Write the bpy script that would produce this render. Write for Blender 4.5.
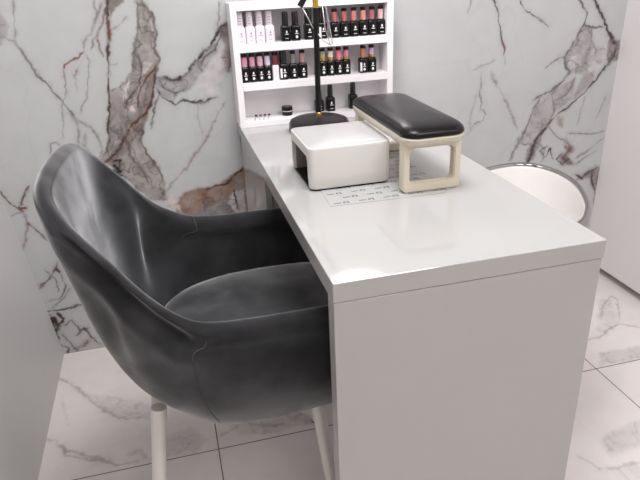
import bpy, bmesh, math, random
import numpy as np
from mathutils import Vector, Matrix

for o in list(bpy.data.objects):
    bpy.data.objects.remove(o)
scene = bpy.context.scene
C = scene.collection

# ------------------------------------------------------------------ camera
cam_data = bpy.data.cameras.new('camera')
cam = bpy.data.objects.new('camera', cam_data)
C.objects.link(cam)
cam_data.sensor_width = 36.0
cam_data.lens = 613.0 / 640.0 * 36.0
cam_data.clip_start = 0.02
_r = Vector((0.966770, -0.252522, -0.039852)); _u = Vector((0.140442, 0.394353, 0.908164)); _f = Vector((0.213615, 0.883583, -0.416713))
m = Matrix((( _r.x, _u.x, -_f.x, -0.21607), (_r.y, _u.y, -_f.y, -1.95992), (_r.z, _u.z, -_f.z, 1.21674), (0, 0, 0, 1)))
cam.matrix_world = m
scene.camera = cam

# ------------------------------------------------------------------ world, lights, exposure
w = bpy.data.worlds.new('world'); scene.world = w
w.use_nodes = True
w.node_tree.nodes['Background'].inputs[0].default_value = (1.0, 0.97, 0.95, 1)
w.node_tree.nodes['Background'].inputs[1].default_value = 0.25
scene.view_settings.view_transform = 'Standard'
scene.view_settings.look = 'None'
scene.view_settings.gamma = 1.0
scene.view_settings.use_curve_mapping = False
scene.view_settings.exposure = 0.0

def area(name, loc, rot, sx, sy, power, col):
    d = bpy.data.lights.new(name, 'AREA'); d.shape = 'RECTANGLE'; d.size = sx; d.size_y = sy
    d.energy = power; d.color = col
    o = bpy.data.objects.new(name, d); C.objects.link(o); o.location = loc; o.rotation_euler = rot
    return o
area('ceiling_panel_key', (0.75, -1.95, 2.535), (0, 0, 0), 0.58, 0.58, 17, (0.985, 0.99, 1.0))
area('added_fill_panel', (0.15, -2.9, 2.535), (0, 0, 0), 0.58, 0.58, 9, (1.0, 0.93, 0.86))  # added fill lamp, unseen, warms the desk front
area('ceiling_panel_back', (0.02, -0.95, 2.535), (0, 0, 0), 0.58, 0.58, 25, (0.97, 0.995, 1.0))
HEAD_STRENGTH = 14.0

# ------------------------------------------------------------------ materials
def hexlin(r, g, b):
    f = lambda c: (c/255/12.92) if c/255 <= 0.04045 else ((c/255+0.055)/1.055)**2.4
    return (f(r), f(g), f(b), 1)

def mat(name, col, rough=0.5, metal=0.0, bump=0.0, bscale=200, sheen=0.0, coat=0.0, var=0.0, vscale=8, spec=0.5, trans=0.0, emit=None, estr=0):
    m = bpy.data.materials.new(name); m.use_nodes = True
    nt = m.node_tree; b = nt.nodes['Principled BSDF']
    if len(col) == 3: col = (*col, 1)
    b.inputs['Base Color'].default_value = col
    b.inputs['Roughness'].default_value = rough
    b.inputs['Metallic'].default_value = metal
    b.inputs['Specular IOR Level'].default_value = spec
    b.inputs['Coat Weight'].default_value = coat
    b.inputs['Coat Roughness'].default_value = 0.06
    b.inputs['Transmission Weight'].default_value = trans
    if sheen:
        b.inputs['Sheen Weight'].default_value = sheen
        b.inputs['Sheen Roughness'].default_value = 0.35
        b.inputs['Sheen Tint'].default_value = (0.98, 0.97, 1.0, 1)
    if emit:
        b.inputs['Emission Color'].default_value = (*emit, 1)
        b.inputs['Emission Strength'].default_value = estr
    tc = nt.nodes.new('ShaderNodeTexCoord')
    if var:
        n = nt.nodes.new('ShaderNodeTexNoise'); n.inputs['Scale'].default_value = vscale
        n.inputs['Detail'].default_value = 5; n.inputs['Roughness'].default_value = 0.6
        nt.links.new(tc.outputs['Object'], n.inputs['Vector'])
        mr = nt.nodes.new('ShaderNodeMapRange')
        mr.inputs['From Min'].default_value = 0.3; mr.inputs['From Max'].default_value = 0.7
        mr.inputs['To Min'].default_value = 1-var; mr.inputs['To Max'].default_value = 1+var
        nt.links.new(n.outputs['Fac'], mr.inputs['Value'])
        vm = nt.nodes.new('ShaderNodeVectorMath'); vm.operation = 'SCALE'
        vm.inputs[0].default_value = col[:3]
        nt.links.new(mr.outputs['Result'], vm.inputs['Scale'])
        nt.links.new(vm.outputs[0], b.inputs['Base Color'])
    if bump:
        n2 = nt.nodes.new('ShaderNodeTexNoise'); n2.inputs['Scale'].default_value = bscale
        n2.inputs['Detail'].default_value = 3
        nt.links.new(tc.outputs['Object'], n2.inputs['Vector'])
        bp = nt.nodes.new('ShaderNodeBump'); bp.inputs['Strength'].default_value = bump
        bp.inputs['Distance'].default_value = 0.002
        nt.links.new(n2.outputs['Fac'], bp.inputs['Height'])
        nt.links.new(bp.outputs['Normal'], b.inputs['Normal'])
    return m

def attr_mat(name, rough, grout=False, var=0.03, bump=0.0):
    m = bpy.data.materials.new(name); m.use_nodes = True
    nt = m.node_tree; b = nt.nodes['Principled BSDF']
    b.inputs['Roughness'].default_value = rough
    a = nt.nodes.new('ShaderNodeAttribute'); a.attribute_name = 'marble'
    tc = nt.nodes.new('ShaderNodeTexCoord')
    n = nt.nodes.new('ShaderNodeTexNoise'); n.inputs['Scale'].default_value = 14; n.inputs['Detail'].default_value = 6
    nt.links.new(tc.outputs['Object'], n.inputs['Vector'])
    mr = nt.nodes.new('ShaderNodeMapRange'); mr.inputs['From Min'].default_value = .3; mr.inputs['From Max'].default_value = .7
    mr.inputs['To Min'].default_value = 1-var; mr.inputs['To Max'].default_value = 1+var
    nt.links.new(n.outputs['Fac'], mr.inputs['Value'])
    vm = nt.nodes.new('ShaderNodeVectorMath'); vm.operation = 'SCALE'
    nt.links.new(a.outputs['Color'], vm.inputs[0]); nt.links.new(mr.outputs['Result'], vm.inputs['Scale'])
    out = vm.outputs[0]
    if grout:
        sx = nt.nodes.new('ShaderNodeSeparateXYZ'); nt.links.new(tc.outputs['Object'], sx.inputs[0])
        def line(sock, off, per):
            ad = nt.nodes.new('ShaderNodeMath'); ad.operation = 'ADD'; ad.inputs[1].default_value = off
            nt.links.new(sock, ad.inputs[0])
            pp = nt.nodes.new('ShaderNodeMath'); pp.operation = 'PINGPONG'; pp.inputs[1].default_value = per
            nt.links.new(ad.outputs[0], pp.inputs[0])
            lt = nt.nodes.new('ShaderNodeMath'); lt.operation = 'LESS_THAN'; lt.inputs[1].default_value = 0.0016
            nt.links.new(pp.outputs[0], lt.inputs[0])
            return lt.outputs[0]
        mx = nt.nodes.new('ShaderNodeMath'); mx.operation = 'MAXIMUM'
        nt.links.new(line(sx.outputs[0], 0.2059, 0.2988), mx.inputs[0])
        nt.links.new(line(sx.outputs[1], 0.6234, 0.3117), mx.inputs[1])
        mix = nt.nodes.new('ShaderNodeMix'); mix.data_type = 'RGBA'
        nt.links.new(mx.outputs[0], mix.inputs['Factor'])
        nt.links.new(out, mix.inputs[6]); mix.inputs[7].default_value = (0.13, 0.11, 0.10, 1)
        out = mix.outputs[2]
    nt.links.new(out, b.inputs['Base Color'])
    return m

M = {}
M['wall_marble'] = attr_mat('wall_marble', 0.25)
M['floor_marble'] = attr_mat('floor_marble', 0.22, grout=True)
M['paint'] = mat('white_paint', (0.62, 0.59, 0.58), 0.55, bump=0.15, bscale=60)
M['paint_front'] = mat('front_wall_grey', (0.28, 0.265, 0.255), 0.6)
M['paint_left'] = mat('left_panel_white', (0.60, 0.585, 0.58), 0.45, bump=0.1, bscale=60)
M['paint_right'] = mat('right_panel_white', (0.82, 0.77, 0.78), 0.5, bump=0.1, bscale=60)
M['ceiling'] = mat('ceiling_white', (0.75, 0.74, 0.73), 0.8)
M['lacquer'] = mat('white_lacquer', (0.435, 0.425, 0.42), 0.06, var=0.02, vscale=3, spec=0.5)
M['shelf'] = mat('shelf_white', (0.88, 0.855, 0.87), 0.35)
M['seam'] = mat('seam_dark', (0.25, 0.24, 0.23), 0.6)  # dark grey of the joint under the tabletop
M['velvet'] = mat('grey_velvet', (0.018, 0.018, 0.020), 0.8, sheen=1.0, var=0.6, vscale=9, bump=0.3, bscale=500, spec=0.15)
_nt = M['velvet'].node_tree; _b = _nt.nodes['Principled BSDF']
_b.inputs['Sheen Roughness'].default_value = 0.45
_tc = _nt.nodes.new('ShaderNodeTexCoord'); _mp = _nt.nodes.new('ShaderNodeMapping'); _mp.inputs['Scale'].default_value = (1.0, 1.0, 1.0)
_n = _nt.nodes.new('ShaderNodeTexNoise'); _n.inputs['Scale'].default_value = 9; _n.inputs['Detail'].default_value = 4; _n.inputs['Distortion'].default_value = .2
_mr = _nt.nodes.new('ShaderNodeMapRange'); _mr.inputs['From Min'].default_value = .38; _mr.inputs['From Max'].default_value = .62
_mr.inputs['To Min'].default_value = .5; _mr.inputs['To Max'].default_value = 1.0
_nt.links.new(_tc.outputs['Object'], _mp.inputs[0]); _nt.links.new(_mp.outputs[0], _n.inputs['Vector']); _nt.links.new(_n.outputs['Fac'], _mr.inputs['Value'])
_nt.links.new(_mr.outputs['Result'], _b.inputs['Sheen Weight'])
M['velvet_seam'] = mat('velvet_seam', (0.035, 0.037, 0.04), 0.8, sheen=0.3)
M['leg_white'] = mat('white_leg_paint', (0.68, 0.65, 0.62), 0.35)
M['chrome'] = mat('chrome', (0.38, 0.37, 0.37), 0.10, metal=1.0)
M['tub_white'] = mat('white_leatherette', (0.83, 0.80, 0.78), 0.45, bump=0.1, bscale=300)
M['black_gloss'] = mat('black_gloss', (0.006, 0.006, 0.006), 0.22, spec=0.3)
M['black_matte'] = mat('black_metal', (0.006, 0.006, 0.006), 0.35, spec=0.25)
M['base_grey'] = mat('lamp_base_dark', (0.012, 0.010, 0.012), 0.32, spec=0.35)
M['gold'] = mat('gold_brass', (0.75, 0.50, 0.13), 0.25, metal=1.0)
M['wire'] = mat('steel_wire', (0.55, 0.54, 0.52), 0.3, metal=0.6)
M['leather'] = mat('black_leatherette', (0.006, 0.004, 0.006), 0.27, bump=0.12, bscale=700, spec=0.26)
M['cream'] = mat('cream_plastic', (0.68, 0.62, 0.50), 0.35)
M['uv_white'] = mat('uv_lamp_white', (0.72, 0.69, 0.66), 0.35)
M['uv_top'] = mat('uv_lamp_top', (0.45, 0.44, 0.44), 0.3)  # white cover, colour darkened to offset the strong light from the lamp head
M['tint'] = mat('dark_tinted_interior', (0.26, 0.235, 0.215), 0.12)
M['sheet'] = mat('printed_film', (0.43, 0.43, 0.43), 0.2)
M['ink'] = mat('ink', (0.06, 0.06, 0.065), 0.6)
M['grey_print'] = mat('grey_print', (0.30, 0.28, 0.29), 0.6)
M['label_white'] = mat('label_white', (0.75, 0.74, 0.74), 0.5)
M['lamp_white'] = mat('lamp_diffuser', (0.9, 0.9, 0.9), 0.5, emit=(1.0, 0.93, 0.97), estr=HEAD_STRENGTH)
M['panel_emit'] = mat('panel_diffuser', (0.9, 0.9, 0.9), 0.5, emit=(1.0, 0.95, 0.92), estr=3.0)
M['bottle_white'] = mat('bottle_white', (0.80, 0.74, 0.78), 0.3)
M['print_lilac'] = mat('print_lilac', (0.42, 0.34, 0.40), 0.6)

# ------------------------------------------------------------------ helpers
def tag(o, label=None, cat=None, group=None, kind=None):
    if label: o['label'] = label
    if cat: o['category'] = cat
    if group: o['group'] = group
    if kind: o['kind'] = kind
    return o

def thing(name, loc, label, cat, group=None, rz=0):
    o = bpy.data.objects.new(name, None); C.objects.link(o)
    o.location = loc; o.rotation_euler = (0, 0, rz); o.empty_display_size = 0.05
    return tag(o, label, cat, group)

def obj(name, bm, m, parent=None, smooth=False, angle=None):
    me = bpy.data.meshes.new(name)
    bmesh.ops.recalc_face_normals(bm, faces=bm.faces[:])
    bm.to_mesh(me); bm.free()
    for mm in (m if isinstance(m, (list, tuple)) else [m]): me.materials.append(mm)
    if smooth:
        for p in me.polygons: p.use_smooth = True
        if angle: me.set_sharp_from_angle(angle=math.radians(angle))
    o = bpy.data.objects.new(name, me); C.objects.link(o)
    if parent is not None: o.parent = parent
    return o

def new(): return bmesh.new()

def box(bm, x0, x1, y0, y1, z0, z1, bev=0.0, seg=2):
    r = bmesh.ops.create_cube(bm, size=1.0)
    vs = r['verts']
    for v in vs:
        v.co = Vector(((x0+x1)/2 + v.co.x*(x1-x0), (y0+y1)/2 + v.co.y*(y1-y0), (z0+z1)/2 + v.co.z*(z1-z0)))
    if bev:
        es = list({e for v in vs for e in v.link_edges})
        bmesh.ops.bevel(bm, geom=es, offset=bev, segments=seg, profile=0.5, affect='EDGES')
    return bm

def lathe(bm, prof, seg=32, cx=0, cy=0, sx=1, sy=1, close=True):
    rings = []
    for r, z in prof:
        if r < 1e-6: rings.append([bm.verts.new((cx, cy, z))])
        else: rings.append([bm.verts.new((cx+sx*r*math.cos(2*math.pi*i/seg), cy+sy*r*math.sin(2*math.pi*i/seg), z)) for i in range(seg)])
    for a, b in zip(rings, rings[1:]):
        for i in range(seg):
            j = (i+1) % seg
            if len(a) == 1 and len(b) == 1: continue
            if len(a) == 1: bm.faces.new((a[0], b[i], b[j]))
            elif len(b) == 1: bm.faces.new((a[i], a[j], b[0]))
            else: bm.faces.new((a[i], a[j], b[j], b[i]))
    if close:
        for rg in (rings[0], rings[-1]):
            if len(rg) > 2: bm.faces.new(rg)
    return bm

def tube(bm, pts, rad, seg=10, cap=True):
    pts = [Vector(p) for p in pts]
    rads = rad if isinstance(rad, (list, tuple)) else [rad]*len(pts)
    rings = []
    up = None
    for i, p in enumerate(pts):
        d = (pts[min(i+1, len(pts)-1)] - pts[max(i-1, 0)]).normalized()
        if up is None:
            up = Vector((0, 0, 1)) if abs(d.z) < 0.9 else Vector((1, 0, 0))
        a = d.cross(up).normalized(); b = a.cross(d).normalized(); up = b
        rings.append([bm.verts.new(p + rads[i]*(a*math.cos(2*math.pi*k/seg) + b*math.sin(2*math.pi*k/seg))) for k in range(seg)])
    for r0, r1 in zip(rings, rings[1:]):
        for k in range(seg):
            bm.faces.new((r0[k], r0[(k+1) % seg], r1[(k+1) % seg], r1[k]))
    if cap:
        bm.faces.new(rings[0]); bm.faces.new(rings[-1][::-1])
    return bm

def rrect(hx, hy, r, n=6, cx=0, cy=0):
    pts = []
    for qx, qy, a0 in ((1, 1, 0), (-1, 1, 90), (-1, -1, 180), (1, -1, 270)):
        for k in range(n+1):
            a = math.radians(a0 + 90*k/n)
            pts.append((cx+qx*(hx-r)+r*math.cos(a), cy+qy*(hy-r)+r*math.sin(a)))
    return pts

def loft(bm, loops, cap0=True, cap1=True):
    rs = [[bm.verts.new(p) for p in L] for L in loops]
    n = len(rs[0])
    for a, b in zip(rs, rs[1:]):
        for k in range(n):
            bm.faces.new((a[k], a[(k+1) % n], b[(k+1) % n], b[k]))
    if cap0: bm.faces.new(rs[0][::-1])
    if cap1: bm.faces.new(rs[-1])
    return bm

def catmull(keys, ts, t):
    keys = np.array(keys, float); n = len(ts)
    i = max(0, min(n-2, int(np.searchsorted(ts, t, side='right'))-1))
    p1, p2 = keys[i], keys[i+1]
    h = ts[i+1]-ts[i]
    def tan(j):
        if j <= 0: return (keys[1]-keys[0])/(ts[1]-ts[0])
        if j >= n-1: return (keys[-1]-keys[-2])/(ts[-1]-ts[-2])
        return (keys[j+1]-keys[j-1])/(ts[j+1]-ts[j-1])
    m1, m2 = tan(i)*h, tan(i+1)*h
    u = (t-ts[i])/h
    return (2*u**3-3*u**2+1)*p1+(u**3-2*u**2+u)*m1+(-2*u**3+3*u**2)*p2+(u**3-u**2)*m2

# ------------------------------------------------------------------ marble pattern (albedo of the slabs, one floor shade painted in)
WALL_VEINS = [
    ('f', (0.4, 0.36, 0.35), 0.0045, 0.95, [(-0.239, 1.208), (-0.237, 1.129), (-0.211, 1.079), (-0.213, 1.032), (-0.224, 0.995), (-0.21, 0.968), (-0.227, 0.932), (-0.244, 0.858), (-0.269, 0.815), (-0.291, 0.77), (-0.307, 0.724), (-0.292, 0.68), (-0.268, 0.638), (-0.25, 0.585), (-0.253, 0.516), (-0.307, 0.523), (-0.359, 0.592), (-0.409, 0.655), (-0.436, 0.674), (-0.401, 0.734), (-0.387, 0.78), (-0.388, 0.811), (-0.372, 0.885), (-0.345, 0.888), (-0.321, 0.91), (-0.301, 0.929), (-0.282, 0.994), (-0.262, 1.063), (-0.254, 1.13)]),
    ('f', (0.3, 0.24, 0.22), 0.0091, 0.75, [(-0.24, 0.962), (-0.217, 0.96), (-0.239, 0.873), (-0.263, 0.814), (-0.302, 0.755), (-0.348, 0.697), (-0.403, 0.654), (-0.411, 0.678), (-0.373, 0.725), (-0.326, 0.789), (-0.282, 0.847), (-0.264, 0.905)]),
    ('f', (0.33, 0.3, 0.3), 0.0121, 0.7, [(-0.364, 0.878), (-0.322, 0.85), (-0.325, 0.795), (-0.358, 0.746), (-0.387, 0.733), (-0.382, 0.81)]),
    ('f', (0.22, 0.17, 0.16), 0.0061, 0.85, [(-0.319, 1.186), (-0.267, 1.184), (-0.287, 1.129), (-0.315, 1.112), (-0.331, 1.086), (-0.335, 1.108)]),
    ('f', (0.62, 0.6, 0.6), 0.0045, 0.85, [(-0.307, 0.909), (-0.306, 0.897), (-0.326, 0.863), (-0.337, 0.849), (-0.333, 0.875)]),
    ('f', (0.7, 0.55, 0.52), 0.003, 0.9, [(-0.319, 0.838), (-0.309, 0.825), (-0.31, 0.816), (-0.324, 0.82)]),
    ('f', (0.7, 0.55, 0.52), 0.003, 0.9, [(-0.33, 0.771), (-0.322, 0.764), (-0.326, 0.755), (-0.334, 0.762)]),
    ('f', (0.6, 0.56, 0.55), 0.0045, 0.6, [(-0.264, 0.958), (-0.235, 0.956), (-0.257, 0.928), (-0.275, 0.906)]),
    ('f', (0.62, 0.6, 0.6), 0.0061, 0.8, [(-0.211, 1.062), (-0.219, 1.046), (-0.221, 1.068), (-0.215, 1.076)]),
    ('f', (0.42, 0.39, 0.4), 0.0091, 0.8, [(-0.228, 0.908), (-0.204, 0.909), (-0.185, 0.896), (-0.161, 0.897), (-0.127, 0.924), (-0.093, 0.951), (-0.059, 0.984), (-0.038, 1.011), (-0.036, 0.976), (-0.081, 0.926), (-0.113, 0.893), (-0.141, 0.865), (-0.172, 0.855), (-0.193, 0.835), (-0.226, 0.86), (-0.235, 0.879)]),
    ('f', (0.26, 0.21, 0.2), 0.0091, 0.85, [(-0.027, 1.034), (0.015, 1.054), (0.057, 1.051), (0.053, 0.934), (0.003, 0.938), (-0.019, 0.909), (-0.027, 0.946), (-0.013, 0.989), (-0.024, 1.005)]),
    ('f', (0.55, 0.49, 0.51), 0.0121, 0.6, [(-0.118, 0.878), (-0.065, 0.931), (-0.023, 0.981), (-0.018, 0.915), (-0.037, 0.849), (-0.091, 0.845)]),
    ('f', (0.32, 0.19, 0.14), 0.0076, 0.9, [(-0.228, 0.492), (-0.189, 0.536), (-0.143, 0.544), (-0.103, 0.542), (-0.069, 0.552), (-0.034, 0.572), (0.016, 0.604), (0.04, 0.531), (-0.029, 0.515), (-0.075, 0.492), (-0.135, 0.471), (-0.186, 0.457), (-0.231, 0.463)]),
    ('f', (0.26, 0.2, 0.2), 0.0076, 0.85, [(-0.132, 0.489), (-0.082, 0.497), (-0.029, 0.515), (0.022, 0.522), (0.023, 0.329), (-0.198, 0.363), (-0.219, 0.458), (-0.169, 0.462)]),
    ('f', (0.62, 0.58, 0.58), 0.0061, 0.75, [(-0.039, 0.513), (0.002, 0.518), (0.001, 0.431), (-0.033, 0.443), (-0.056, 0.479)]),
    ('f', (0.6, 0.5, 0.48), 0.0061, 0.8, [(-0.255, 0.53), (-0.225, 0.534), (-0.211, 0.468), (-0.254, 0.492)]),
    ('f', (0.34, 0.29, 0.29), 0.0091, 0.55, [(-0.668, 1.127), (-0.619, 1.119), (-0.605, 1.092), (-0.617, 1.05), (-0.639, 1.036), (-0.693, 1.023)]),
    ('f', (0.4, 0.36, 0.37), 0.0091, 0.8, [(1.242, 0.969), (1.276, 0.957), (1.29, 0.895), (1.318, 0.876), (1.35, 0.884), (1.328, 0.844), (1.285, 0.805), (1.244, 0.801), (1.201, 0.811), (1.18, 0.848), (1.19, 0.888), (1.214, 0.914)]),
    ('f', (0.52, 0.49, 0.5), 0.0091, 0.7, [(1.3, 0.888), (1.367, 0.903), (1.382, 0.868), (1.333, 0.815), (1.286, 0.798), (1.264, 0.828)]),
    ('f', (0.55, 0.53, 0.54), 0.0091, 0.8, [(1.205, 0.867), (1.241, 0.871), (1.248, 0.829), (1.208, 0.818), (1.193, 0.84)]),
    ('f', (0.33, 0.27, 0.27), 0.0121, 0.7, [(1.265, 0.799), (1.31, 0.803), (1.308, 0.767), (1.265, 0.72), (1.233, 0.708), (1.251, 0.758)]),
    ('f', (0.3, 0.25, 0.26), 0.0061, 0.8, [(1.355, 0.925), (1.4, 0.908), (1.409, 0.838), (1.363, 0.834), (1.351, 0.877)]),
    ('f', (0.4, 0.36, 0.37), 0.0091, 0.55, [(1.08, 0.679), (1.145, 0.745), (1.183, 0.77), (1.238, 0.787), (1.232, 0.716), (1.172, 0.67), (1.132, 0.622), (1.094, 0.595), (1.069, 0.635)]),
    ('f', (0.34, 0.3, 0.31), 0.0076, 0.75, [(1.067, 0.537), (1.089, 0.566), (1.116, 0.616), (1.119, 0.562), (1.097, 0.503), (1.07, 0.475)]),
    ('f', (0.46, 0.42, 0.43), 0.0121, 0.5, [(1.024, 0.557), (1.059, 0.651), (1.098, 0.728), (1.159, 0.765), (1.105, 0.676), (1.084, 0.574)]),
    ('f', (0.34, 0.22, 0.16), 0.0121, 0.8, [(1.183, 0.65), (1.205, 0.644), (1.209, 0.61), (1.188, 0.616)]),
    ('f', (0.28, 0.13, 0.1), 0.0121, 0.9, [(1.229, 0.535), (1.259, 0.531), (1.271, 0.51), (1.246, 0.505)]),
    ('f', (0.2, 0.13, 0.12), 0.0152, 0.8, [(1.208, 0.502), (1.237, 0.51), (1.275, 0.458), (1.217, 0.465)]),
    ('f', (0.22, 0.17, 0.17), 0.0121, 0.75, [(1.303, 0.39), (1.339, 0.418), (1.38, 0.437), (1.419, 0.425), (1.416, 0.333), (1.378, 0.372), (1.352, 0.392)]),
    ('l', (0.13, 0.075, 0.06), 0.0045, 0.9, [(-0.314, 1.212), (-0.331, 1.134), (-0.337, 1.108), (-0.341, 1.054), (-0.356, 0.985), (-0.372, 0.885), (-0.382, 0.826), (-0.395, 0.771), (-0.398, 0.734), (-0.42, 0.698)]),
    ('l', (0.3, 0.12, 0.07), 0.0061, 0.8, [(-0.336, 1.086), (-0.34, 1.048), (-0.347, 1.026)]),
    ('l', (0.2, 0.09, 0.06), 0.0048, 0.9, [(-0.225, 0.946), (-0.257, 0.913), (-0.272, 0.891), (-0.285, 0.862), (-0.297, 0.824)]),
    ('l', (0.16, 0.08, 0.06), 0.0061, 0.95, [(-0.226, 0.938), (-0.241, 0.879), (-0.249, 0.844), (-0.276, 0.806), (-0.302, 0.793), (-0.321, 0.77), (-0.349, 0.745), (-0.37, 0.709), (-0.405, 0.68), (-0.425, 0.667)]),
    ('l', (0.2, 0.16, 0.16), 0.0048, 0.8, [(-0.279, 1.008), (-0.27, 0.941), (-0.28, 0.892), (-0.308, 0.864), (-0.329, 0.848), (-0.338, 0.827)]),
    ('l', (0.3, 0.27, 0.27), 0.0048, 0.7, [(-0.251, 1.13), (-0.257, 1.076), (-0.275, 0.999), (-0.295, 0.931)]),
    ('l', (0.26, 0.22, 0.22), 0.0055, 0.7, [(-0.237, 1.129), (-0.213, 1.084), (-0.211, 1.04), (-0.224, 0.995), (-0.211, 0.966), (-0.227, 0.932)]),
    ('l', (0.03, 0.02, 0.025), 0.0106, 0.95, [(-0.399, 0.66), (-0.39, 0.646), (-0.38, 0.628)]),
    ('l', (0.05, 0.03, 0.035), 0.0061, 0.8, [(-0.401, 0.67), (-0.38, 0.668), (-0.389, 0.629), (-0.403, 0.638), (-0.372, 0.607)]),
    ('l', (0.22, 0.14, 0.12), 0.0045, 0.7, [(-0.291, 0.77), (-0.307, 0.724), (-0.293, 0.677), (-0.268, 0.635), (-0.253, 0.586)]),
    ('l', (0.2, 0.17, 0.17), 0.0061, 0.6, [(-0.346, 0.728), (-0.344, 0.68), (-0.321, 0.634), (-0.299, 0.574)]),
    ('l', (0.09, 0.07, 0.075), 0.0079, 0.75, [(-0.228, 0.908), (-0.204, 0.909), (-0.185, 0.896), (-0.161, 0.897), (-0.141, 0.91), (-0.12, 0.935), (-0.099, 0.951), (-0.079, 0.973), (-0.059, 0.99), (-0.037, 1.02), (-0.02, 1.039), (0.005, 1.052), (0.039, 1.053)]),
    ('l', (0.2, 0.16, 0.16), 0.0036, 0.7, [(-0.011, 1.041), (-0.03, 1.005), (-0.048, 0.977), (-0.078, 0.956), (-0.096, 0.933)]),
    ('l', (0.09, 0.07, 0.075), 0.0055, 0.75, [(-0.232, 0.879), (-0.221, 0.853), (-0.196, 0.836), (-0.183, 0.819), (-0.159, 0.838), (-0.14, 0.824), (-0.103, 0.821), (-0.061, 0.833)]),
    ('l', (0.09, 0.07, 0.075), 0.0055, 0.6, [(-0.222, 0.89), (-0.201, 0.87), (-0.178, 0.859), (-0.147, 0.865)]),
    ('l', (0.2, 0.17, 0.17), 0.0045, 0.6, [(-0.225, 0.866), (-0.242, 0.831), (-0.261, 0.789), (-0.271, 0.759)]),
    ('l', (0.15, 0.1, 0.1), 0.0061, 0.7, [(0.01, 0.973), (-0.0, 0.938), (-0.013, 0.903)]),
    ('l', (0.3, 0.25, 0.25), 0.003, 0.55, [(-0.015, 1.117), (-0.022, 1.079), (-0.03, 1.034)]),
    ('l', (0.5, 0.38, 0.38), 0.0033, 0.6, [(-0.027, 0.823), (-0.069, 0.76), (-0.119, 0.687), (-0.163, 0.642), (-0.175, 0.62), (-0.234, 0.566), (-0.257, 0.534)]),
    ('l', (0.5, 0.38, 0.38), 0.003, 0.35, [(-0.118, 0.825), (-0.119, 0.769), (-0.112, 0.719)]),
    ('l', (0.22, 0.14, 0.12), 0.0048, 0.7, [(-0.252, 0.551), (-0.263, 0.539), (-0.274, 0.526)]),
    ('l', (0.12, 0.07, 0.06), 0.0055, 0.8, [(-0.124, 0.534), (-0.09, 0.544), (-0.05, 0.546), (-0.03, 0.572), (0.009, 0.595)]),
    ('l', (0.1, 0.06, 0.06), 0.0048, 0.8, [(-0.031, 0.526), (-0.029, 0.486), (-0.022, 0.448)]),
    ('l', (0.3, 0.25, 0.25), 0.0048, 0.6, [(-0.6, 1.036), (-0.581, 0.999), (-0.566, 0.959), (-0.551, 0.929), (-0.533, 0.902), (-0.514, 0.868)]),
    ('l', (0.22, 0.2, 0.2), 0.0061, 0.7, [(-0.566, 0.959), (-0.551, 0.929), (-0.533, 0.902), (-0.514, 0.868), (-0.495, 0.839), (-0.483, 0.811)]),
    ('l', (0.36, 0.32, 0.33), 0.0039, 0.5, [(-0.635, 1.051), (-0.614, 1.05), (-0.6, 1.036)]),
    ('l', (0.36, 0.32, 0.33), 0.0039, 0.45, [(-0.568, 1.172), (-0.585, 1.109), (-0.595, 1.043)]),
    ('l', (0.36, 0.32, 0.33), 0.0061, 0.55, [(-0.483, 0.811), (-0.48, 0.768), (-0.49, 0.719), (-0.486, 0.693)]),
    ('l', (0.36, 0.32, 0.33), 0.0045, 0.5, [(-0.483, 0.811), (-0.451, 0.783), (-0.433, 0.757), (-0.424, 0.721), (-0.431, 0.687), (-0.448, 0.676)]),
    ('l', (0.36, 0.32, 0.33), 0.0045, 0.4, [(-0.463, 0.766), (-0.473, 0.726), (-0.456, 0.693)]),
    ('l', (0.32, 0.15, 0.11), 0.0055, 0.8, [(-0.421, 1.001), (-0.438, 0.985), (-0.459, 0.976), (-0.478, 0.966), (-0.487, 0.952)]),
    ('l', (0.3, 0.25, 0.25), 0.0033, 0.5, [(-0.487, 0.952), (-0.489, 0.924), (-0.496, 0.872), (-0.513, 0.844)]),
    ('l', (0.3, 0.25, 0.25), 0.0036, 0.5, [(-0.421, 1.001), (-0.41, 1.031), (-0.395, 1.052), (-0.376, 1.078), (-0.358, 1.104), (-0.344, 1.135)]),
    ('l', (0.22, 0.14, 0.12), 0.0036, 0.55, [(-0.4, 0.997), (-0.388, 1.029), (-0.369, 1.056), (-0.351, 1.082), (-0.337, 1.113)]),
    ('l', (0.22, 0.14, 0.12), 0.0036, 0.55, [(-0.376, 1.034), (-0.376, 1.006), (-0.372, 0.978)]),
    ('l', (0.3, 0.25, 0.25), 0.003, 0.4, [(-0.368, 1.136), (-0.369, 1.115), (-0.361, 1.104)]),
    ('l', (0.3, 0.25, 0.25), 0.003, 0.4, [(-0.409, 0.989), (-0.423, 0.918), (-0.442, 0.861), (-0.467, 0.819)]),
    ('l', (0.3, 0.25, 0.25), 0.003, 0.4, [(-0.447, 0.955), (-0.462, 0.933), (-0.461, 0.893)]),
    ('l', (0.3, 0.25, 0.25), 0.003, 0.35, [(-0.512, 0.853), (-0.518, 0.793), (-0.533, 0.749)]),
    ('l', (0.3, 0.25, 0.25), 0.0033, 0.4, [(-0.333, 1.059), (-0.302, 1.073), (-0.283, 1.089)]),
    ('l', (0.3, 0.25, 0.25), 0.003, 0.3, [(-0.362, 0.957), (-0.334, 0.955)]),
    ('l', (0.3, 0.25, 0.25), 0.0036, 0.5, [(-0.576, 0.706), (-0.568, 0.743), (-0.55, 0.747), (-0.542, 0.731)]),
    ('l', (0.22, 0.14, 0.12), 0.0042, 0.7, [(-0.741, 0.608), (-0.726, 0.574), (-0.694, 0.539)]),
    ('l', (0.25, 0.1, 0.06), 0.0091, 0.85, [(-0.696, 0.543), (-0.68, 0.547)]),
    ('l', (0.22, 0.14, 0.12), 0.0061, 0.75, [(-0.69, 0.555), (-0.68, 0.574), (-0.656, 0.617)]),
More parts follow.
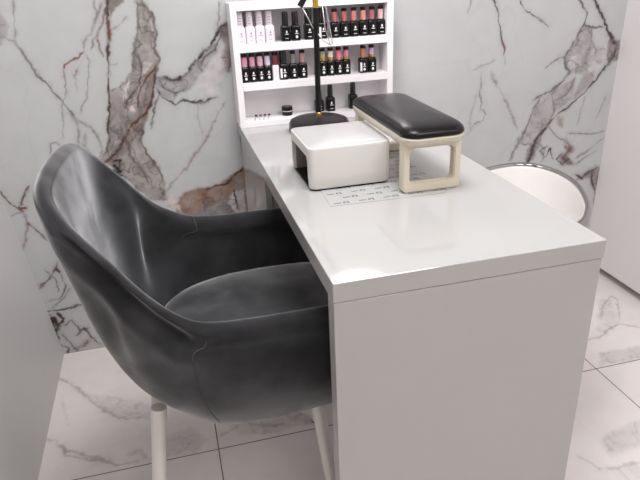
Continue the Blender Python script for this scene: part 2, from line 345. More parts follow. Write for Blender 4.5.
    ('l', (0.2, 0.09, 0.06), 0.0055, 0.8, [(-0.696, 0.553), (-0.689, 0.532)]),
    ('l', (0.5, 0.38, 0.38), 0.0091, 0.7, [(-0.689, 0.535), (-0.686, 0.494), (-0.708, 0.435), (-0.723, 0.409)]),
    ('l', (0.22, 0.14, 0.12), 0.0045, 0.7, [(-0.685, 0.497), (-0.657, 0.462), (-0.64, 0.431)]),
    ('l', (0.3, 0.25, 0.25), 0.003, 0.5, [(-0.726, 0.524), (-0.694, 0.536)]),
    ('l', (0.12, 0.06, 0.05), 0.0091, 0.8, [(-0.64, 0.33), (-0.628, 0.313)]),
    ('l', (0.22, 0.14, 0.12), 0.0045, 0.6, [(-0.626, 0.35), (-0.654, 0.307), (-0.684, 0.282), (-0.701, 0.259)]),
    ('l', (0.22, 0.14, 0.12), 0.0039, 0.6, [(-0.628, 0.313), (-0.62, 0.259), (-0.647, 0.218), (-0.679, 0.216)]),
    ('l', (0.22, 0.14, 0.12), 0.0039, 0.55, [(-0.668, 0.328), (-0.65, 0.295), (-0.649, 0.242)]),
    ('l', (0.3, 0.25, 0.25), 0.0039, 0.5, [(-0.609, 0.25), (-0.643, 0.21), (-0.679, 0.185)]),
    ('l', (0.09, 0.07, 0.075), 0.0055, 0.8, [(-0.7, 0.178), (-0.663, 0.174), (-0.63, 0.176), (-0.584, 0.179)]),
    ('l', (0.08, 0.04, 0.03), 0.0212, 0.8, [(-0.686, 0.155), (-0.678, 0.114)]),
    ('l', (0.1, 0.05, 0.04), 0.0091, 0.75, [(-0.667, 0.167), (-0.65, 0.14), (-0.689, 0.092), (-0.686, 0.059)]),
    ('l', (0.22, 0.14, 0.12), 0.0048, 0.7, [(-0.656, 0.11), (-0.627, 0.128), (-0.609, 0.084), (-0.582, 0.087)]),
    ('l', (0.22, 0.14, 0.12), 0.0048, 0.7, [(-0.627, 0.063), (-0.595, 0.089), (-0.577, 0.044), (-0.556, 0.011)]),
    ('l', (0.33, 0.15, 0.12), 0.0091, 0.6, [(-0.65, 0.01), (-0.609, 0.018), (-0.591, 0.039)]),
    ('l', (0.09, 0.07, 0.075), 0.0055, 0.6, [(-0.684, 0.038), (-0.661, 0.02), (-0.666, -0.004)]),
    ('l', (0.3, 0.25, 0.25), 0.0042, 0.6, [(-0.67, 0.076), (-0.651, 0.039), (-0.633, -0.003)]),
    ('l', (0.16, 0.12, 0.13), 0.0039, 0.8, [(0.868, 1.101), (0.885, 1.07), (0.9, 1.032), (0.911, 0.99), (0.927, 0.94), (0.937, 0.907)]),
    ('l', (0.28, 0.12, 0.12), 0.0061, 0.7, [(0.927, 0.934), (0.941, 0.91), (0.935, 0.893)]),
    ('l', (0.3, 0.25, 0.25), 0.003, 0.6, [(0.937, 0.907), (0.946, 0.856)]),
    ('l', (0.18, 0.15, 0.16), 0.0042, 0.75, [(0.972, 1.084), (0.987, 1.055), (1.0, 1.035), (1.024, 1.021), (1.057, 1.003), (1.078, 0.989), (1.103, 0.971)]),
    ('l', (0.3, 0.25, 0.25), 0.003, 0.5, [(0.808, 1.089), (0.799, 1.056), (0.79, 1.035)]),
    ('l', (0.36, 0.32, 0.33), 0.0048, 0.6, [(0.86, 0.839), (0.857, 0.777), (0.868, 0.71), (0.887, 0.69), (0.875, 0.67), (0.839, 0.653), (0.819, 0.621)]),
    ('l', (0.46, 0.42, 0.43), 0.0042, 0.5, [(0.825, 0.848), (0.865, 0.862), (0.906, 0.876)]),
    ('l', (0.46, 0.42, 0.43), 0.0048, 0.6, [(0.89, 0.836), (0.931, 0.771), (0.971, 0.714), (1.001, 0.657), (1.021, 0.618)]),
    ('l', (0.46, 0.42, 0.43), 0.0042, 0.5, [(0.846, 0.761), (0.827, 0.703), (0.828, 0.638)]),
    ('l', (0.36, 0.32, 0.33), 0.0042, 0.6, [(1.029, 0.587), (1.023, 0.561), (1.005, 0.502)]),
    ('l', (0.12, 0.08, 0.09), 0.0073, 0.9, [(1.242, 1.114), (1.272, 1.049), (1.298, 1.015), (1.322, 0.974), (1.343, 0.946), (1.365, 0.917), (1.39, 0.892)]),
    ('l', (0.14, 0.11, 0.12), 0.0055, 0.85, [(1.392, 0.884), (1.382, 0.847), (1.357, 0.82), (1.329, 0.787), (1.309, 0.76), (1.288, 0.733), (1.257, 0.713), (1.223, 0.683), (1.17, 0.65)]),
    ('l', (0.13, 0.1, 0.11), 0.0079, 0.85, [(1.17, 0.65), (1.148, 0.627), (1.111, 0.591), (1.094, 0.557), (1.083, 0.512), (1.074, 0.482)]),
    ('l', (0.2, 0.16, 0.17), 0.0048, 0.75, [(1.067, 0.72), (1.101, 0.738), (1.14, 0.753), (1.18, 0.781), (1.206, 0.808), (1.18, 0.846), (1.184, 0.875), (1.21, 0.914), (1.244, 0.969), (1.25, 1.01), (1.213, 1.052), (1.196, 1.085)]),
    ('l', (0.2, 0.17, 0.18), 0.0042, 0.8, [(1.244, 0.969), (1.284, 0.96), (1.32, 0.958)]),
    ('l', (0.36, 0.32, 0.33), 0.0042, 0.6, [(1.275, 0.96), (1.283, 0.916), (1.305, 0.88), (1.346, 0.884)]),
    ('l', (0.3, 0.25, 0.25), 0.0039, 0.7, [(1.186, 0.861), (1.157, 0.863), (1.127, 0.849), (1.101, 0.837)]),
    ('l', (0.3, 0.25, 0.25), 0.0048, 0.7, [(1.102, 0.731), (1.078, 0.693), (1.052, 0.604), (1.023, 0.561), (0.996, 0.503)]),
    ('l', (0.3, 0.25, 0.25), 0.0042, 0.6, [(1.173, 0.778), (1.146, 0.738), (1.167, 0.678), (1.148, 0.627)]),
    ('l', (0.3, 0.25, 0.25), 0.0036, 0.6, [(1.233, 0.788), (1.212, 0.739), (1.166, 0.714)]),
    ('l', (0.3, 0.25, 0.25), 0.0036, 0.6, [(1.023, 0.565), (1.086, 0.558)]),
    ('l', (0.3, 0.25, 0.25), 0.0036, 0.6, [(1.235, 0.581), (1.287, 0.575), (1.34, 0.569), (1.396, 0.575)]),
    ('l', (0.3, 0.25, 0.25), 0.0036, 0.45, [(1.285, 0.722), (1.274, 0.66), (1.273, 0.611)]),
    ('l', (0.36, 0.32, 0.33), 0.0061, 0.5, [(1.404, 0.555), (1.341, 0.514), (1.283, 0.477)]),
    ('l', (0.09, 0.07, 0.075), 0.0039, 0.65, [(1.155, 0.543), (1.123, 0.531), (1.153, 0.496), (1.165, 0.534), (1.184, 0.485)]),
    ('l', (0.09, 0.07, 0.075), 0.0042, 0.65, [(1.219, 0.512), (1.196, 0.491), (1.226, 0.464), (1.249, 0.485), (1.272, 0.451)]),
    ('l', (0.1, 0.07, 0.07), 0.0073, 0.75, [(1.286, 0.416), (1.325, 0.391), (1.348, 0.417), (1.391, 0.428)]),
    ('l', (0.12, 0.08, 0.08), 0.0061, 0.75, [(1.365, 0.423), (1.367, 0.381), (1.393, 0.336), (1.394, 0.272)]),
    ('l', (0.22, 0.14, 0.12), 0.0055, 0.6, [(1.229, 0.566), (1.252, 0.524), (1.222, 0.488), (1.263, 0.452)]),
    ('l', (0.3, 0.25, 0.25), 0.0042, 0.5, [(1.145, 0.62), (1.184, 0.578), (1.231, 0.55), (1.28, 0.513)]),
    ('l', (0.3, 0.25, 0.25), 0.0036, 0.5, [(1.102, 0.564), (1.144, 0.529), (1.137, 0.482)]),
    ('l', (0.3, 0.25, 0.25), 0.0048, 0.5, [(1.276, 0.45), (1.32, 0.477), (1.369, 0.503)]),
    ('l', (0.3, 0.25, 0.25), 0.0036, 0.5, [(1.348, 0.63), (1.36, 0.659), (1.377, 0.71)]),
]
FLOOR_VEINS_SHADE = [
    ('f', (0.47, 0.44, 0.43), 0.01, 0.6, [(-0.588, -0.257), (-0.51, -0.296), (-0.419, -0.35), (-0.345, -0.402), (-0.347, -0.466), (-0.418, -0.426), (-0.476, -0.408), (-0.537, -0.342)]),
    ('l', (0.38, 0.35, 0.34), 0.0067, 0.7, [(-0.704, -0.112), (-0.668, -0.152), (-0.619, -0.21), (-0.57, -0.293), (-0.521, -0.361), (-0.476, -0.408), (-0.404, -0.426)]),
    ('l', (0.4, 0.37, 0.36), 0.0083, 0.7, [(-0.686, -0.431), (-0.65, -0.454), (-0.625, -0.491), (-0.551, -0.549), (-0.469, -0.604), (-0.417, -0.601)]),
    ('l', (0.3, 0.27, 0.26), 0.0067, 0.7, [(-0.625, -0.491), (-0.611, -0.523), (-0.55, -0.561), (-0.474, -0.606)]),
    ('l', (0.42, 0.38, 0.37), 0.0267, 0.5, [(-0.444, -0.574), (-0.417, -0.562), (-0.39, -0.602)]),
    ('l', (0.5, 0.47, 0.46), 0.004, 0.4, [(-0.655, -0.266), (-0.635, -0.344), (-0.617, -0.409)]),
    ('f', (0.4, 0.36, 0.34), 0.0167, 0.5, [(-0.362, -0.538), (-0.277, -0.514), (-0.239, -0.576), (-0.27, -0.615), (-0.35, -0.602)]),
    ('f', (0.42, 0.37, 0.35), 0.0133, 0.5, [(-0.164, -0.536), (-0.075, -0.532), (0.043, -0.542), (0.091, -0.593), (-0.03, -0.607), (-0.142, -0.59)]),
    ('l', (0.34, 0.3, 0.28), 0.0083, 0.5, [(-0.211, -0.577), (-0.152, -0.553), (-0.132, -0.515), (-0.108, -0.553), (0.003, -0.588)]),
    ('l', (0.34, 0.3, 0.28), 0.0067, 0.5, [(-0.01, -0.506), (0.009, -0.559), (0.055, -0.555)]),
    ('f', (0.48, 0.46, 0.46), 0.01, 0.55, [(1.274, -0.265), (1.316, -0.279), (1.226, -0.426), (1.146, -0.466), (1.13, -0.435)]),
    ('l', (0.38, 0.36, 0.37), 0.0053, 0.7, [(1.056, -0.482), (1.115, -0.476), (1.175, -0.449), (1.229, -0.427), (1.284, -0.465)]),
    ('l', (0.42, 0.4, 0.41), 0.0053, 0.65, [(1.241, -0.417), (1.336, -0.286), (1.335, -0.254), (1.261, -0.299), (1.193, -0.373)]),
    ('f', (0.4, 0.37, 0.37), 0.01, 0.6, [(1.059, -0.55), (1.127, -0.56), (1.224, -0.561), (1.172, -0.622), (1.083, -0.616), (1.01, -0.615)]),  # grey floor shade painted in as a soft patch
    ('f', (0.44, 0.4, 0.39), 0.0133, 0.5, [(0.798, -0.896), (0.862, -0.875), (0.967, -0.865), (0.898, -0.946), (0.787, -0.95)]),
    ('l', (0.4, 0.37, 0.36), 0.0067, 0.5, [(0.701, -0.924), (0.729, -0.987), (0.844, -0.993)]),
]

def vnoise(x, y, seed):
    rs = np.random.RandomState(seed); g = rs.rand(256, 256)
    xi = np.floor(x).astype(int); yi = np.floor(y).astype(int)
    fx = x-xi; fy = y-yi
    fx = fx*fx*(3-2*fx); fy = fy*fy*(3-2*fy)
    a = g[yi % 256, xi % 256]; b = g[yi % 256, (xi+1) % 256]
    c = g[(yi+1) % 256, xi % 256]; d = g[(yi+1) % 256, (xi+1) % 256]
    return (a*(1-fx)+b*fx)*(1-fy)+(c*(1-fx)+d*fx)*fy
def fbm(x, y, s, seed, octs=4):
    v = 0; a = 0.5; tot = 0
    for o in range(octs):
        v = v+a*vnoise(x*s*2**o+17.3*o, y*s*2**o+5.1*o, seed+o); tot += a; a *= .5
    return v/tot
def seg_dist(px, py, P, closed=False):
    d = np.full(px.shape, 1e9)
    n = len(P)
    tt = np.zeros(px.shape)
    for i in range(n if closed else n-1):
        ax, ay = P[i]; bx, by = P[(i+1) % n]
        vx, vy = bx-ax, by-ay; L = vx*vx+vy*vy+1e-12
        t = np.clip(((px-ax)*vx+(py-ay)*vy)/L, 0, 1)
        e = np.hypot(px-ax-t*vx, py-ay-t*vy)
        k = e < d
        tt = np.where(k, (i+t)/max(1, n-1), tt)
        d = np.where(k, e, d)
    return d, tt
def inside(px, py, P):
    r = np.zeros(px.shape, bool); n = len(P)
    for i in range(n):
        x0, y0 = P[i]; x1, y1 = P[(i+1) % n]
        if y0 == y1: continue
        c = ((y0 > py) != (y1 > py)) & (px < (x1-x0)*(py-y0)/(y1-y0)+x0)
        r ^= c
    return r
def paint(X, Y, veins, base, wob, seed):
    col = np.empty(X.shape+(3,)); col[:] = base
    # faint broad clouding of the stone
    cl = fbm(X, Y, 3.0, seed+50)
    col *= (1-0.03*np.clip((cl-.5)*4, -1, 1))[..., None]
    rid = 1-np.abs(fbm(X+.3*fbm(X, Y, 4, seed+60), Y, 5.0, seed+70)*2-1)
    rid = np.clip((rid-.965)/.035, 0, 1)*0.04
    col = col*(1-rid[..., None])
    wx = X+wob*(fbm(X, Y, 18, seed)-.5)*2.6+wob*1.3*(fbm(X, Y, 75, seed+3, 3)-.5)*2
    wy = Y+wob*(fbm(X, Y, 18, seed+9)-.5)*2.6+wob*1.3*(fbm(X, Y, 75, seed+13, 3)-.5)*2
    mod = fbm(X, Y, 55, seed+20); mod2 = fbm(X, Y, 22, seed+30)
    # fine ragged threads that run through and around the stained areas
    rg = 1-np.abs(fbm(wx+.02*mod2, wy*.8, 26, seed+80, 3)*2-1)
    thread = np.clip((rg-.90)/.10, 0, 1)**1.5
    busy = np.zeros(X.shape)
    for k, c, wd, s, P in veins:
        xs = [p[0] for p in P]; ys = [p[1] for p in P]; mg = 0.05+wd*3
        i0 = np.searchsorted(X[0], min(xs)-mg); i1 = np.searchsorted(X[0], max(xs)+mg)
        j0 = np.searchsorted(Y[:, 0], min(ys)-mg); j1 = np.searchsorted(Y[:, 0], max(ys)+mg)
        if i1 <= i0 or j1 <= j0: continue
        sl = (slice(j0, j1), slice(i0, i1))
        px, py = wx[sl], wy[sl]
        if k == 'l':
            d, t = seg_dist(px, py, P)
            wv = wd*.5*(.2+1.6*np.clip(mod2[sl]*1.6-.3, 0, 1))
            a = np.exp(-(d/(wv+.0009))**2)*s*(.35+1.3*np.clip(mod[sl]*1.5-.25, 0, 1))
            a = a+.22*s*np.exp(-(d/(wd*2.2+.003))**2)*mod2[sl]      # soft bleed beside the vein
            taper = np.clip(np.minimum(t, 1-t)*8+.35, 0, 1)
            a = a*taper*1.2
            busy[sl] = np.maximum(busy[sl], .55*s*np.exp(-(d/.010)**2))
        else:
            d, t = seg_dist(px, py, P, True)
            sd = np.where(inside(px, py, P), d, -d)
            a = np.clip(sd/wd*.5+.5, 0, 1)
            a = a*a*(3-2*a)*s*(.60+.75*mod2[sl])
            a = a*(1+.30*np.exp(-((sd-.002)/.003)**2)*np.clip(mod[sl]*2-.5, 0, 1))
            if c[0] < .5: busy[sl] = np.maximum(busy[sl], s*np.clip((sd+.008)/.012, 0, 1))
        a = np.clip(a, 0, 1)[..., None]
        cc = np.array(c)*(.62 if k == 'l' else (.80 if c[0] < .47 else 1.0))*(.55+.9*mod[sl])[..., None]
        col[sl] = col[sl]*(1-a)+cc*a
    a = (thread*busy*.75)[..., None]
    col = col*(1-a)+np.array((.10, .07, .07))*a
    return np.clip(col, 0, 1)
def axis(a, b, s, pre, post):
    n = int(round((b-a)/s)); return np.array(list(pre)+list(np.linspace(a, b, n+1))+list(post))
def slab(name, xs, ys, veins, base, wob, seed, m, vertical):
    X, Y = np.meshgrid(xs, ys)
    col = paint(X, Y, veins, base, wob, seed)
    ny, nx = X.shape
    co = np.zeros((ny*nx, 3), np.float32)
    co[:, 0] = X.ravel()
    if vertical: co[:, 2] = Y.ravel()
    else: co[:, 1] = Y.ravel()
    idx = np.arange(ny*nx).reshape(ny, nx)
    a, b, c, d = idx[:-1, :-1].ravel(), idx[:-1, 1:].ravel(), idx[1:, 1:].ravel(), idx[1:, :-1].ravel()
    q = np.stack([a, b, c, d], 1).astype(np.int32)
    me = bpy.data.meshes.new(name)
    me.vertices.add(len(co)); me.vertices.foreach_set('co', co.ravel())
    me.loops.add(q.size); me.loops.foreach_set('vertex_index', q.ravel())
    me.polygons.add(len(q)); me.polygons.foreach_set('loop_start', np.arange(0, q.size, 4, dtype=np.int32))
    me.update(calc_edges=True)
    at = me.color_attributes.new('marble', 'FLOAT_COLOR', 'POINT')
    at.data.foreach_set('color', np.concatenate([col.reshape(-1, 3), np.ones((ny*nx, 1))], 1).astype(np.float32).ravel())
    me.materials.append(m)
    o = bpy.data.objects.new(name, me); C.objects.link(o)
    return o

wall = slab('wall_back', axis(-0.82, 1.44, 0.002, (-0.98,), (1.5,)), axis(0, 1.2, 0.002, (), (1.4, 1.8, 2.2, 2.56)),
            WALL_VEINS, (0.535, 0.535, 0.542), 0.004, 11, M['wall_marble'], True)
tag(wall, kind='structure')
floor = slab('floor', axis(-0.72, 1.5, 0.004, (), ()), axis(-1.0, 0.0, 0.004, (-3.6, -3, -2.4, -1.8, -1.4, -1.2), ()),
             [(k, c, w_, s_*.55, P) for k, c, w_, s_, P in FLOOR_VEINS_SHADE], (0.74, 0.69, 0.67), 0.005, 31, M['floor_marble'], False)
tag(floor, kind='structure')

# ------------------------------------------------------------------ rest of the room
def struct(name, bm, m):
    return tag(obj(name, bm, m), kind='structure')
b = new()   # left partition leans slightly outwards towards its top
vs = [(-.678, 0, 0), (-.678, -3.6, 0), (-.945, -3.6, 2.56), (-.945, 0, 2.56), (-.738, 0, 0), (-.738, -3.6, 0), (-1.005, -3.6, 2.56), (-1.005, 0, 2.56)]
vv = [b.verts.new(v) for v in vs]
for f in ((0, 1, 2, 3), (7, 6, 5, 4), (0, 4, 5, 1), (1, 5, 6, 2), (2, 6, 7, 3), (3, 7, 4, 0)): b.faces.new([vv[i] for i in f])
struct('wall_left', b, M['paint_left'])
b = new()
vs = [(1.394, 0, .036), (1.394, -3.6, .036), (1.425, -3.6, 2.56), (1.425, 0, 2.56), (1.47, 0, .036), (1.47, -3.6, .036), (1.47, -3.6, 2.56), (1.47, 0, 2.56)]
vv = [b.verts.new(v) for v in vs]
for f in ((0, 3, 2, 1), (4, 5, 6, 7), (0, 1, 5, 4), (1, 2, 6, 5), (2, 3, 7, 6), (3, 0, 4, 7)): b.faces.new([vv[i] for i in f])
struct('wall_right', b, M['paint_right'])
b = new(); box(b, 1.44, 1.47, -3.6, 0, 0, .036); struct('baseboard_right', b, M['paint'])
b = new(); box(b, -1.0, 1.5, -3.66, -3.6, 0, 2.56); struct('wall_front', b, M['paint_front'])
b = new(); box(b, -1.0, 1.5, -3.6, 0, 2.56, 2.62); struct('ceiling', b, M['ceiling'])
for (px, py, lb) in ((.75, -1.95, 'square ceiling light panel above the right side of the camera'), (.15, -2.9, 'added unseen fill light panel at the far front of the room'), (.02, -.95, 'square ceiling light panel above the grey armchair')):
    t = thing('ceiling_or_added_light', (px, py, 2.56), lb, 'light', 'ceiling light panels, one added')  # the far front one is the body of the added fill lamp
    b = new()
    for s in (-1, 1):
        box(b, s*.31-.01, s*.31+.01, -.32, .32, -.02, 0)
        box(b, -.30, .30, s*.31-.01, s*.31+.01, -.02, 0)
    obj('frame', b, M['leg_white'], t)
    b = new(); box(b, -.30, .30, -.30, .30, -.012, -.004); obj('diffuser', b, M['panel_emit'], t)

# ------------------------------------------------------------------ desk
L, W, H, T = 1.138, 0.4995, 0.75, 0.0362
desk = thing('manicure_desk', (0, 0, 0), 'white glossy manicure desk with a solid front panel against the marble wall', 'desk')
b = new(); box(b, 0, W, -L, -.001, H-T, H, .0012, 1); obj('tabletop', b, M['lacquer'], desk)
b = new(); box(b, .0006, W-.003, -L+.0008, -L+.036, 0, H-T-.0012, .001, 1); obj('front_panel', b, M['lacquer'], desk)
b = new(); box(b, .004, W-.02, -L+.002, -L+.02, H-T-.0014, H-T); obj('joint_line', b, M['seam'], desk)
b = new(); box(b, .004, .022, -.465, -.03, 0, H-T, .001, 1); box(b, W-.03, W-.012, -.465, -.03, 0, H-T, .001, 1)
box(b, .022, W-.03, -.048, -.03, 0, H-T); obj('rear_cabinet', b, M['lacquer'], desk)
b = new(); box(b, .024, W-.032, -.463, -.447, .02, H-T-.004, .0015, 1); d = obj('cabinet_door', b, M['lacquer'], desk)
b = new(); tube(b, [(.42, -.463, .40), (.42, -.478, .405), (.42, -.478, .495), (.42, -.463, .50)], .004, 8); obj('door_handle', b, M['chrome'], d)

# ------------------------------------------------------------------ polish shelf on the desk
SX1, SH, SD = .498, .361, .09
rack = thing('polish_shelf', (0, 0, H), 'white open shelf unit holding rows of nail polish at the desk back', 'shelf')
b = new(); box(b, 0, .019, -SD, -.002, 0, SH, .0008, 1); obj('side_panel', b, M['shelf'], rack)
b = new(); box(b, SX1-.019, SX1, -SD, -.002, 0, SH, .0008, 1); obj('side_panel', b, M['shelf'], rack)
b = new(); box(b, .019, SX1-.019, -SD, -.002, SH-.022, SH, .0008, 1); obj('top_board', b, M['shelf'], rack)
b = new(); box(b, .019, SX1-.019, -SD, -.012, .223, .245, .0008, 1); obj('shelf_board', b, M['shelf'], rack)
b = new(); box(b, .019, SX1-.019, -SD, -.012, .111, .133, .0008, 1); obj('shelf_board', b, M['shelf'], rack)
b = new(); box(b, .019, SX1-.019, -SD, -.012, 0, .018, .0008, 1); obj('bottom_board', b, M['shelf'], rack)
b = new(); box(b, .019, SX1-.019, -.012, -.002, 0, SH-.022); obj('back_panel', b, M['shelf'], rack)

# ------------------------------------------------------------------ polish bottles
_cap = {}
def capmat(key, c):
    if key not in _cap: _cap[key] = mat('cap_'+key, hexlin(*c), 0.25, coat=.3)
    return _cap[key]
CAPS = dict(black=(16, 14, 16), rose=(172, 98, 94), coral=(190, 122, 112), salmon=(204, 134, 124), dusty=(156, 96, 98), blush=(214, 178, 178), pink=(228, 160, 186),
            pale_pink=(232, 184, 204), lilac_white=(226, 218, 232), dark_red=(140, 48, 66), grey=(140, 136, 132), mauve=(190, 140, 142), olive=(168, 162, 128),
            ivory=(226, 214, 206), hot_pink=(224, 122, 138), orchid=(214, 128, 160), copper=(186, 116, 96), lilac=(204, 158, 196), navy=(18, 16, 34), white=(236, 224, 232))
def bottle(x, z, cap, label, group, y=-.06, white=False, h=1.0, foil=None, side=None, wd=.0275, emblem=2, capw=1.0):
    t = thing('polish_bottle', (x, y, z), label, 'nail polish bottle', group)
    hw = wd/2
    b = new(); lo = []
    for zz, s in ((0, .90), (.0015, .98), (.004, 1.0), (.038, 1.0), (.0415, .96), (.044, .84), (.0455, .68), (.047, .6)):
        lo.append([(px, py, zz*h) for px, py in rrect(hw*s, hw*.95*s, .0045*s, 4)])
    loft(b, lo)
    bd = obj('body', b, M['bottle_white'] if white else M['black_gloss'], t, True, 40)
    b = new(); r = .0088*capw
    lathe(b, [(r*.96, .0455*h), (r*1.02, .047*h), (r, .062*h), (r*.95, .0805*h), (r*.87, .083*h), (0, .0835*h)], 16)
    cp = obj('cap', b, M['bottle_white'] if white else capmat(cap, CAPS[cap]), t, True, 40)
    if not white and cap not in ('black', 'navy'):
        b = new(); lathe(b, [(r*.985, .0745*h), (r*.975, .080*h), (r*.92, .083*h), (0, .0845*h)], 16)
        obj('cap_top', b, M['black_gloss'], cp, True, 40)
    if foil:
        b = new(); lathe(b, [(r*1.05, .0465*h), (r*1.06, .048*h), (r*1.03, .056*h)], 16, close=False); obj('foil_ring', b, M['gold'], cp, True)
    fy = -hw*.95
    mk = M['print_lilac'] if white else M['label_white']
    b = new()
    def dia(cx, cz, rx, rz_):
        vs = [b.verts.new((cx+rx*math.cos(a), fy-.0003, (cz+rz_*math.sin(a))*h)) for a in [k*math.pi/3 for k in range(6)]]
        b.faces.new(vs)
    if side:
        box(b, -hw+.001, -hw+.0075, fy-.0004, fy+.0004, .006*h, .033*h)
    dia(.001, .027, .0028, .0042); box(b, -.0042, .0062, fy-.0004, fy, .0195*h, .0215*h)
    if emblem == 2: dia(.001, .0115, .0042, .0046)
    else: box(b, -.004, .006, fy-.0004, fy, .008*h, .0093*h)
    obj('label_print', b, mk, bd)
    if white:
        b = new()
        for k in range(3): box(b, -.004, .004, -r-.0003, -r+.002, (.052+.007*k)*h, (.0545+.007*k)*h)
        obj('cap_print', b, mk, cp)
    return t

Z1, Z2, Z0 = H+.245, H+.133, H+.018
for i, x in enumerate((.029, .058, .087, .116)):
    bottle(x, Z1, 'white', ['white polish bottle at the far left end of the upper shelf', 'white polish bottle, second from the left on the upper shelf', 'white polish bottle, third from the left on the upper shelf', 'white polish bottle, rightmost of the four whites on the upper shelf'][i], 'white bottles on the upper shelf', white=True, wd=.0275, emblem=1, h=1.08, capw=1.12)
bottle(.165, Z1, 'black', 'all black bottle next to the white bottles on the upper shelf', 'black bottles on the upper shelf', emblem=1, capw=1.1)
bottle(.1955, Z1, 'black', 'all black bottle, right one of the pair beside the white bottles', 'black bottles on the upper shelf', emblem=2, capw=1.1)
bottle(.236, Z1, 'black', 'black capped bottle directly left of the lamp pole on the upper shelf', 'black bottles on the upper shelf', emblem=1, capw=1.3, h=1.05)
bottle(.279, Z1, 'black', 'black capped bottle with a white side label, directly right of the lamp pole', 'black bottles on the upper shelf', emblem=1, side=True, capw=1.3, h=1.05)
for i, (x, c) in enumerate(((.318, 'rose'), (.349, 'rose'), (.380, 'coral'), (.410, 'salmon'), (.438, 'dusty'), (.466, 'blush'))):
    bottle(x, Z1, c, 'black bottle with %s cap, %s of six rosy ones, upper shelf' % (['rose red', 'brick rose', 'coral', 'salmon pink', 'dusty red', 'pale blush'][i], ['leftmost', 'second', 'third', 'fourth', 'fifth', 'rightmost'][i]), 'rosy capped bottles on the upper shelf', emblem=1)
for i, (x, c) in enumerate(((.0325, 'pink'), (.056, 'pink'), (.080, 'pale_pink'), (.103, 'lilac_white'))):
    bottle(x, Z2, c, 'black bottle with %s cap, %s from the left on the lower shelf' % (['bright pink', 'pink', 'pale pink', 'whitish lilac'][i], ['first', 'second', 'third', 'fourth'][i]), 'pink capped bottles at the left of the lower shelf', wd=.0235)
bottle(.1265, Z2, 'dark_red', 'white bottle with a dark red cap on the lower shelf', 'mixed bottles on the lower shelf', wd=.021, emblem=1).children[0].data.materials[0] = M['bottle_white']
bottle(.152, Z2, 'black', 'all black bottle with a white side label on the lower shelf', 'mixed bottles on the lower shelf', side=True, capw=1.2, h=1.05)
bottle(.182, Z2, 'grey', 'black bottle with a grey cap on the lower shelf', 'mixed bottles on the lower shelf')
bottle(.2115, Z2, 'mauve', 'black bottle with a mauve cap left of the lamp pole on the lower shelf', 'mixed bottles on the lower shelf')
for i, (x, c, f) in enumerate(((.276, 'olive', 1), (.302, 'ivory', 1), (.328, 'hot_pink', 0), (.3525, 'orchid', 1))):
    bottle(x, Z2, c, 'black bottle with %s cap, %s right of the pole, lower shelf' % (['an olive grey', 'an ivory and gold', 'a hot pink', 'an orchid pink'][i], ['first', 'second', 'third', 'fourth'][i]), 'coloured caps right of the lamp on the lower shelf', foil=f, wd=.0245)
bottle(.408, Z2, 'copper', 'black bottle with a copper cap near the right end of the lower shelf', 'pair at the right end of the lower shelf', side=True)
bottle(.436, Z2, 'lilac', 'black bottle with a lilac cap at the right end of the lower shelf', 'pair at the right end of the lower shelf', foil=True)
bottle(.266, Z0, 'black', 'black polish bottle half hidden by the lamp pole on the bottom board', 'black bottles on the bottom board', emblem=1, y=-.035, h=.8)
bottle(.301, Z0, 'black', 'black polish bottle right behind the desk lamp base on the bottom board', 'black bottles on the bottom board', emblem=1, y=-.045)
bottle(.379, Z0, 'navy', 'dark navy polish bottle behind the hand rest on the bottom board', 'black bottles on the bottom board', emblem=1, y=-.04)

jar = thing('gel_jar', (.158, -.045, Z0), 'small black round gel jar with a white band on the bottom board of the shelf', 'jar')
b = new(); lathe(b, [(0, 0), (.0155, 0), (.0168, .002), (.0168, .0125), (0, .0125)], 24); obj('body', b, M['black_gloss'], jar, True, 40)
b = new(); lathe(b, [(.0162, .0125), (.0162, .0155)], 24, close=False); obj('band', b, M['label_white'], jar, True)
b = new(); lathe(b, [(0, .0155), (.0172, .0155), (.0175, .018), (.0172, .0265), (.016, .028), (0, .028)], 24); obj('lid', b, M['black_gloss'], jar, True, 40)
M['clear'] = mat('clear_handle', (0.62, 0.58, 0.60), 0.2)
for i, (x, c, n) in enumerate(((.058, 'black', 'black tipped nail art stick, leftmost of the four on the bottom board'), (.073, 'dark_red', 'red tipped nail art stick on the bottom board of the shelf'), (.086, 'black', 'black tipped nail art stick just right of the red tipped one'), (.100, 'black', 'black tipped nail art stick nearest the gel jar'))):
    t = thing('nail_art_stick', (x, -.04, Z0), n, 'nail tool', 'nail art sticks on the bottom board')
    b = new(); tube(b, [(-.012, -.047, .0025), (0, 0, .0035)], .0018, 8); obj('handle', b, M['clear'], t, True, 50)
    b = new(); lathe(b, [(0, .0002), (.003, .0015), (.0045, .0045), (.003, .0078), (0, .009)], 12, cy=.002); obj('tip', b, capmat(c, CAPS[c]), t, True)

